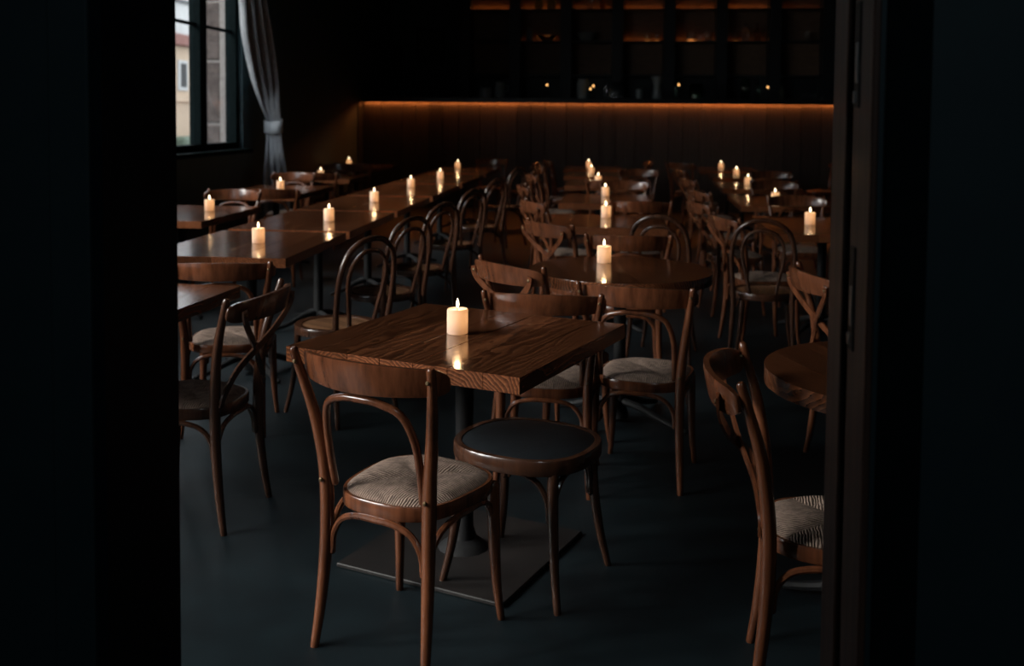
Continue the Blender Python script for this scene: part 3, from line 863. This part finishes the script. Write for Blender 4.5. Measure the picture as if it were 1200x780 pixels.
def make_stool(label, wood, loc, rz):
    root = thing('stool', label, 'stool', loc, rz)
    v, f = band(stool_outline, 56, 1.0, 0.90, 0.405, 0.452); mesh_obj('seat_rim', v, f, wood, root)
    v, f = cushion(stool_outline, 56, 0.94, 0.447, 0.013, False, rings=6); mesh_obj('seat_pad', v, f, M['leather'], root)
    for sx in (-1, 1):
        for sy in (-1, 1):
            tube('leg', [(sx * 0.205, sy * 0.195, 0, 0.0115), (sx * 0.182, sy * 0.172, 0.13, 0.0145), (sx * 0.166, sy * 0.152, 0.29, 0.0175), (sx * 0.164, sy * 0.150, 0.415, 0.018)], wood, root, 10, 4)
    add_braces(root, wood, 0.160, -0.148, 0.148, 0.397, 0.255)
    return root

D = radians
MAIN = M['chair_wood']
# the near chairs
near = bistro_chair('hoop', 'walnut bistro chair with arched back and rush seat, nearest in front of the square table', MAIN)
near.location = (-0.584, 2.867, 0); near.rotation_euler = (0, 0, D(-23.5))
cross = bistro_chair('cross', 'cross strapped bistro chair with rush seat cut off by the right door jamb', MAIN)
cross.location = (0.58, 2.70, 0); cross.rotation_euler = (0, 0, D(-97))
loop = loop_chair('nearest loop back bentwood chair in the aisle row of the left tables', M['dark_wood'])
loop.location = (-1.42, 4.96, 0); loop.rotation_euler = (0, 0, D(57))
make_stool('bentwood stool with a dark leather seat, tucked by the near square table', M['dark_wood'], (-0.295, 3.26, 0), D(-22))

def H(u, v, r, label, group=None): return dup(near, (u, v, 0), D(r), label, group)
def X(u, v, r, label, group=None): return dup(cross, (u, v, 0), D(r), label, group)
def L(u, v, r, label, group=None): return dup(loop, (u, v, 0), D(r), label, group)

q = H(-0.29, 4.175, -3, 'bistro chair with shiny crest rail just behind the near square table')
q.scale = (1, 1, 0.955)
q = H(0.105, 4.29, -12, 'bistro chair with its back to us at the near side of the round table')
q.scale = (1, 1, 0.975)
dcross = bistro_chair('cross', '', M['dark_wood'])  # darker wood carries the shade of its backlit side
dcross.location = (-1.60, 3.64, 0); dcross.rotation_euler = (0, 0, D(85))
dcross['label'] = ('dark silhouetted bistro chair at left, side on beside the near left table')
q = H(-1.86, 4.70, 10, 'bistro chair with sheen on its crest between the two front left tables')
q.scale = (1, 1, 0.965)
X(-0.30, 4.66, -46, 'cross back chair with pale rail end at left of the round table')
H(0.03, 5.84, 1, 'bistro chair seen from behind, its shiny rail just beyond the round table')
X(-0.24, 6.37, -50, 'cross back chair left of the second middle table, rail above the round table edge')
L(0.27, 6.42, -12, 'dark loop back chair standing behind the round table at right')
# middle row, further back
X(-0.42, 7.85, -66, 'cross back chair at the left corner between second and third middle tables')
H(0.14, 8.06, 0, 'bistro chair with dull pink rail seen from behind beyond the second middle table')
X(-0.62, 9.45, -80, 'cross back chair at the left side of the third middle table')
H(0.02, 9.92, 182, 'bistro chair facing us behind the third middle table')
X(-0.70, 11.15, -78, 'cross back chair at the left side of the fourth middle table')
H(-0.15, 10.58, 3, 'bistro chair with its back to us before the fourth middle table')
H(0.18, 12.20, 178, 'bistro chair facing us behind the fourth middle table')
X(-0.76, 12.95, -82, 'cross back chair at the left side of the fifth middle table')
X(-0.78, 14.55, -80, 'cross back chair at the left of the farthest middle table')
H(0.12, 14.6, 95, 'bistro chair at the right of the farthest middle table')
# aisle side of the left row
L(-1.42, 5.92, 58, 'second loop back chair from the front along the aisle of the left row')
L(-1.41, 6.86, 60, 'third loop back chair from the front along the aisle of the left row')
L(-1.40, 8.2, 60, 'fourth loop back chair from the front along the aisle of the left row')
L(-1.38, 9.5, 62, 'fifth loop back chair from the front along the aisle of the left row')
L(-1.40, 11.6, 62, 'sixth loop back chair from the front along the aisle of the left row')
H(-1.92, 14.58, 176, 'bistro chair facing us at the far end of the left row')
H(-1.42, 13.75, 92, 'bistro chair at the aisle side of the farthest left row table')
# window row
H(-3.25, 8.02, 178, 'bistro chair facing us behind the first window row table')
H(-3.02, 8.69, 8, 'bistro chair with dark rail facing away before the second window row table')
H(-3.55, 10.50, 178, 'bistro chair facing us behind the second window row table')
H(-3.35, 11.12, 4, 'bistro chair facing away before the third window row table')
H(-3.60, 12.42, 180, 'bistro chair facing us behind the third window row table')
H(-3.50, 13.20, 6, 'bistro chair facing away before the farthest window row table')
# right row
X(0.93, 6.86, -75, 'cross back chair left of the nearest right row table')
L(0.86, 6.30, -10, 'loop back bentwood chair standing alone before the right row')
X(1.09, 4.50, -78, 'cross back chair peeking out left of the right jamb')
X(0.86, 7.95, -78, 'second cross back chair along the left side of the right row')
X(0.94, 9.12, -76, 'third cross back chair along the left side of the right row')
X(0.95, 10.85, -78, 'fourth cross back chair along the left side of the right row')
X(0.96, 12.6, -80, 'fifth cross back chair along the left side of the right row')
H(0.93, 14.45, -40, 'turned bistro chair at the far left corner of the right row')
H(1.42, 8.35, 180, 'bistro chair facing us between the first two right row tables')
H(1.52, 10.32, 180, 'bistro chair facing us between second and third right row tables')
H(1.75, 12.2, 178, 'bistro chair facing us between third and fourth right row tables')
H(2.45, 12.5, 100, 'dim bistro chair at far right beside the door jamb')
H(2.80, 14.9, 100, 'farthest dim bistro chair at right under the bar')

# ------------------------------------------------------------------ tables
TH = 0.75
def plank_top(root, w, l, n, th=0.05):
    """boards run along local y"""
    bw = w / n
    v, f = box_data(-bw / 2 + 0.0003, bw / 2 - 0.0003, -l / 2, l / 2, TH - th, TH, 0.0011)
    first = None
    for k in range(n):
        x = -w / 2 + bw * (k + 0.5)
        if first is None:
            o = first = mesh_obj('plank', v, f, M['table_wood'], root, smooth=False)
        else:
            o = first.copy(); COL.objects.link(o); o.parent = root
        o.location = (x, 0, random.uniform(-0.0003, 0.0003))

def pedestal(root, plate=False, spread=0.30, mount=0.28, top=0.70):
    v, f = lathe_data([(0.05, 0.02), (0.045, 0.05), (0.033, 0.09), (0.030, 0.40), (0.032, 0.62), (0.05, 0.665), (0.05, top - 0.012)], 14)
    mesh_obj('column', v, f, M['iron'], root)
    v, f = join(box_data(-mount, mount, -0.03, 0.03, top - 0.014, top), box_data(-0.03, 0.03, -mount, mount, top - 0.013, top))
    mesh_obj('mounting_cross', v, f, M['iron'], root, smooth=False)
    if plate:
        box('base_plate', -spread, spread, -spread, spread, 0.0, 0.014, M['base_plate'], root, bev=0.003)
        v, f = lathe_data([(0.09, 0.013), (0.08, 0.022), (0.045, 0.05)], 14); mesh_obj('collar', v, f, M['iron'], root)
    else:
        for k in range(4):
            a = pi / 4 + k * pi / 2
            c, s = cos(a), sin(a)
            tube('foot', [(c * 0.02, s * 0.02, 0.10, 0.020), (c * 0.12, s * 0.12, 0.085, 0.019), (c * spread * 0.8, s * spread * 0.8, 0.04, 0.017), (c * spread * 1.15, s * spread * 1.15, 0.016, 0.014)], M['iron'], root, 8, 4)

def table(u, v, w, l, label, n=6, rz=0.0, plate=False, spread=0.30, edge=False):
    root = thing('dining_table', label, 'table', (u, v, 0), rz)
    plank_top(root, w, l, n)
    pedestal(root, plate, spread, min(w, l) * 0.36)
    return root

def round_table(u, v, r, label, n=6, rz=0.0):
    root = thing('round_table', label, 'table', (u, v, 0), rz)
    bw = 2 * r / n
    for k in range(n):
        x0 = -r + bw * k + 0.0006; x1 = -r + bw * (k + 1) - 0.0006
        up = []
        for j in range(13):
            x = x0 + (x1 - x0) * j / 12
            up.append((x, sqrt(max(r * r - x * x, 1e-6))))
        outline = up + [(x, -y) for (x, y) in reversed(up)]
        m = len(outline)
        V, Fc = [], []
        for (zz, s) in ((TH - 0.05, 0.994), (TH - 0.046, 1.0), (TH - 0.003, 1.0), (TH, 0.996)):
            for (x, y) in outline: V.append((x, y * s, zz))
        for i in range(3):
            for q in range(m):
                a0 = i * m + q; a1 = i * m + (q + 1) % m
                Fc.append((a0, a1, a1 + m, a0 + m))
        Fc.append(tuple(range(m - 1, -1, -1))); Fc.append(tuple(3 * m + q for q in range(m)))
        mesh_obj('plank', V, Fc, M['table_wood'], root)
    pedestal(root, False, 0.32, r * 0.7)
    return root

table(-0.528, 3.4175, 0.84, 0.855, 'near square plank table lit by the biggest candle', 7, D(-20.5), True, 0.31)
round_table(-0.005, 5.0, 0.445, 'round plank table with a candle behind the near square table', 6, D(14))
round_table(0.862, 3.10, 0.43, 'dark round table half hidden by the right door jamb', 6, D(20))
# left row
table(-2.10, 3.70, 0.85, 1.14, 'nearest left table with bare bluish sheen cut by the dark doorway', 7, D(-4))
AT = [(5.08, 6.24, 'left row table with the nearest of its candles, in front of the others'),
      (6.32, 7.60, 'second table from the front in the candlelit left row'),
      (7.70, 9.03, 'third table from the front in the candlelit left row'),
      (9.15, 10.72, 'fourth table from the front in the candlelit left row'),
      (10.85, 12.62, 'fifth table from the front in the candlelit left row'),
      (12.80, 14.22, 'farthest table of the candlelit left row')]
for (a, b, lab) in AT:
    table(-1.72 - 0.40, (a + b) / 2, 0.80, b - a, lab, 6)
BT = [(6.72, 7.88, -2.87, 'nearest table of the row along the window, grey with daylight'),
      (8.95, 10.25, -2.95, 'second table of the row along the window'),
      (11.30, 12.20, -3.08, 'third table of the row along the window'),
      (13.5, 14.75, -3.36, 'farthest table of the row along the window')]
for (a, b, ur, lab) in BT:
    table(ur - 0.39, (a + b) / 2, 0.78, b - a, lab, 6)
MT = [(6.83, 7.72, -0.10, 'second middle table, square, right behind the round table'),
      (8.66, 9.72, -0.14, 'third table of the middle row'),
      (10.85, 11.90, -0.22, 'fourth table of the middle row'),
      (12.5, 13.6, -0.32, 'fifth table of the middle row'),
      (14.1, 15.0, -0.42, 'farthest table of the middle row near the bar')]
for (a, b, uc, lab) in MT:
    table(uc, (a + b) / 2, 0.80, b - a, lab, 6)
RT = [(6.66, 7.86, 1.38, 'nearest table of the right row, with the candle beside the jamb'),
      (8.72, 9.92, 1.40, 'second table of the right row'),
      (10.75, 11.82, 1.44, 'third table of the right row'),
      (12.65, 13.7, 1.50, 'fourth table of the right row'),
      (14.2, 15.2, 1.46, 'farthest table of the right row near the bar')]
for (a, b, uc, lab) in RT:
    table(uc, (a + b) / 2, 0.82, b - a, lab, 6)

# ------------------------------------------------------------------ candles
def make_candle():
    root = thing('candle', '', 'candle')
    r, h = 0.036, 0.085
    prof = [(r * 0.97, 0.0005), (r, 0.004), (r, h - 0.005), (r * 0.93, h), (r * 0.72, h - 0.002), (r * 0.35, h - 0.006), (0.0, h - 0.007)]
    v, f = lathe_data(prof, 28); mesh_obj('wax_body', v, f, M['wax'], root)
    tube('wick', [(0, 0, h - 0.008, 0.0012), (0.0006, 0, h + 0.003, 0.0011), (0.0018, 0, h + 0.009, 0.0009)], M['wick'], root, 6, 2)
    fp = [(0.0012, h + 0.004), (0.0042, h + 0.009), (0.0054, h + 0.015), (0.0042, h + 0.023), (0.0018, h + 0.031), (0, h + 0.037)]
    v, f = lathe_data(fp, 12); mesh_obj('flame', v, f, M['flame'], root)
    return root
FLAME_W, GLOW_W = 0.36, 0.075
flame_light = bpy.data.lights.new('flame_light', 'POINT'); flame_light.energy = FLAME_W
flame_light.color = (1.0, 0.60, 0.28); flame_light.shadow_soft_size = 0.008
glow_light = bpy.data.lights.new('wax_glow', 'POINT'); glow_light.energy = GLOW_W
glow_light.color = (1.0, 0.72, 0.47); glow_light.shadow_soft_size = 0.012
base = make_candle()
for (ld, zz) in ((flame_light, 0.108), (glow_light, 0.055)):
    lo = bpy.data.objects.new(ld.name, ld); COL.objects.link(lo); lo.parent = base; lo.location = (0, 0, zz)
CANDLES = [(-0.556, 3.430, 'largest lit candle, on the near square table'),
           (-0.09, 5.20, 'lit candle on the round table'),
           (-0.12, 7.50, 'lit candle on the second middle table'),
           (-0.16, 9.50, 'lit candle on the third table of the middle row'),
           (-0.27, 11.26, 'lit candle on the fourth table of the middle row'),
           (-0.40, 13.05, 'lit candle on the fifth table of the middle row'),
           (-0.49, 14.70, 'lit candle on the farthest middle table'),
           (-2.08, 5.67, 'lit candle on the nearest candlelit table of the left row'),
           (-2.03, 6.92, 'lit candle on the second table of the left row'),
           (-2.10, 8.50, 'lit candle on the third table of the left row'),
           (-2.15, 10.25, 'lit candle on the fourth table of the left row'),
           (-2.10, 11.65, 'lit candle on the fifth table of the left row'),
           (-2.27, 13.95, 'lit candle on the farthest table of the left row'),
           (-3.12, 7.46, 'lit candle on the nearest window row table'),
           (-3.32, 9.66, 'lit candle on the second window row table'),
           (-3.47, 11.50, 'lit candle on the third window row table'),
           (-3.90, 14.30, 'lit candle on the farthest window row table'),
           (1.30, 7.29, 'lit candle on the nearest right row table, beside the jamb'),
           (1.33, 9.16, 'lit candle on the second table of the right row'),
           (1.36, 11.40, 'lit candle on the third table of the right row'),
           (1.42, 13.12, 'lit candle on the fourth table of the right row'),
           (1.38, 14.75, 'lit candle on the farthest table of the right row')]
for i, (u, v, lab) in enumerate(CANDLES):
    c = base if i == 0 else dup(base, (0, 0, 0), 0, lab)
    c.location = (u, v, TH + 0.0008); c.rotation_euler = (0, 0, random.uniform(0, 6.28)); c['label'] = lab
    c['group'] = 'lit pillar candles on the tables'
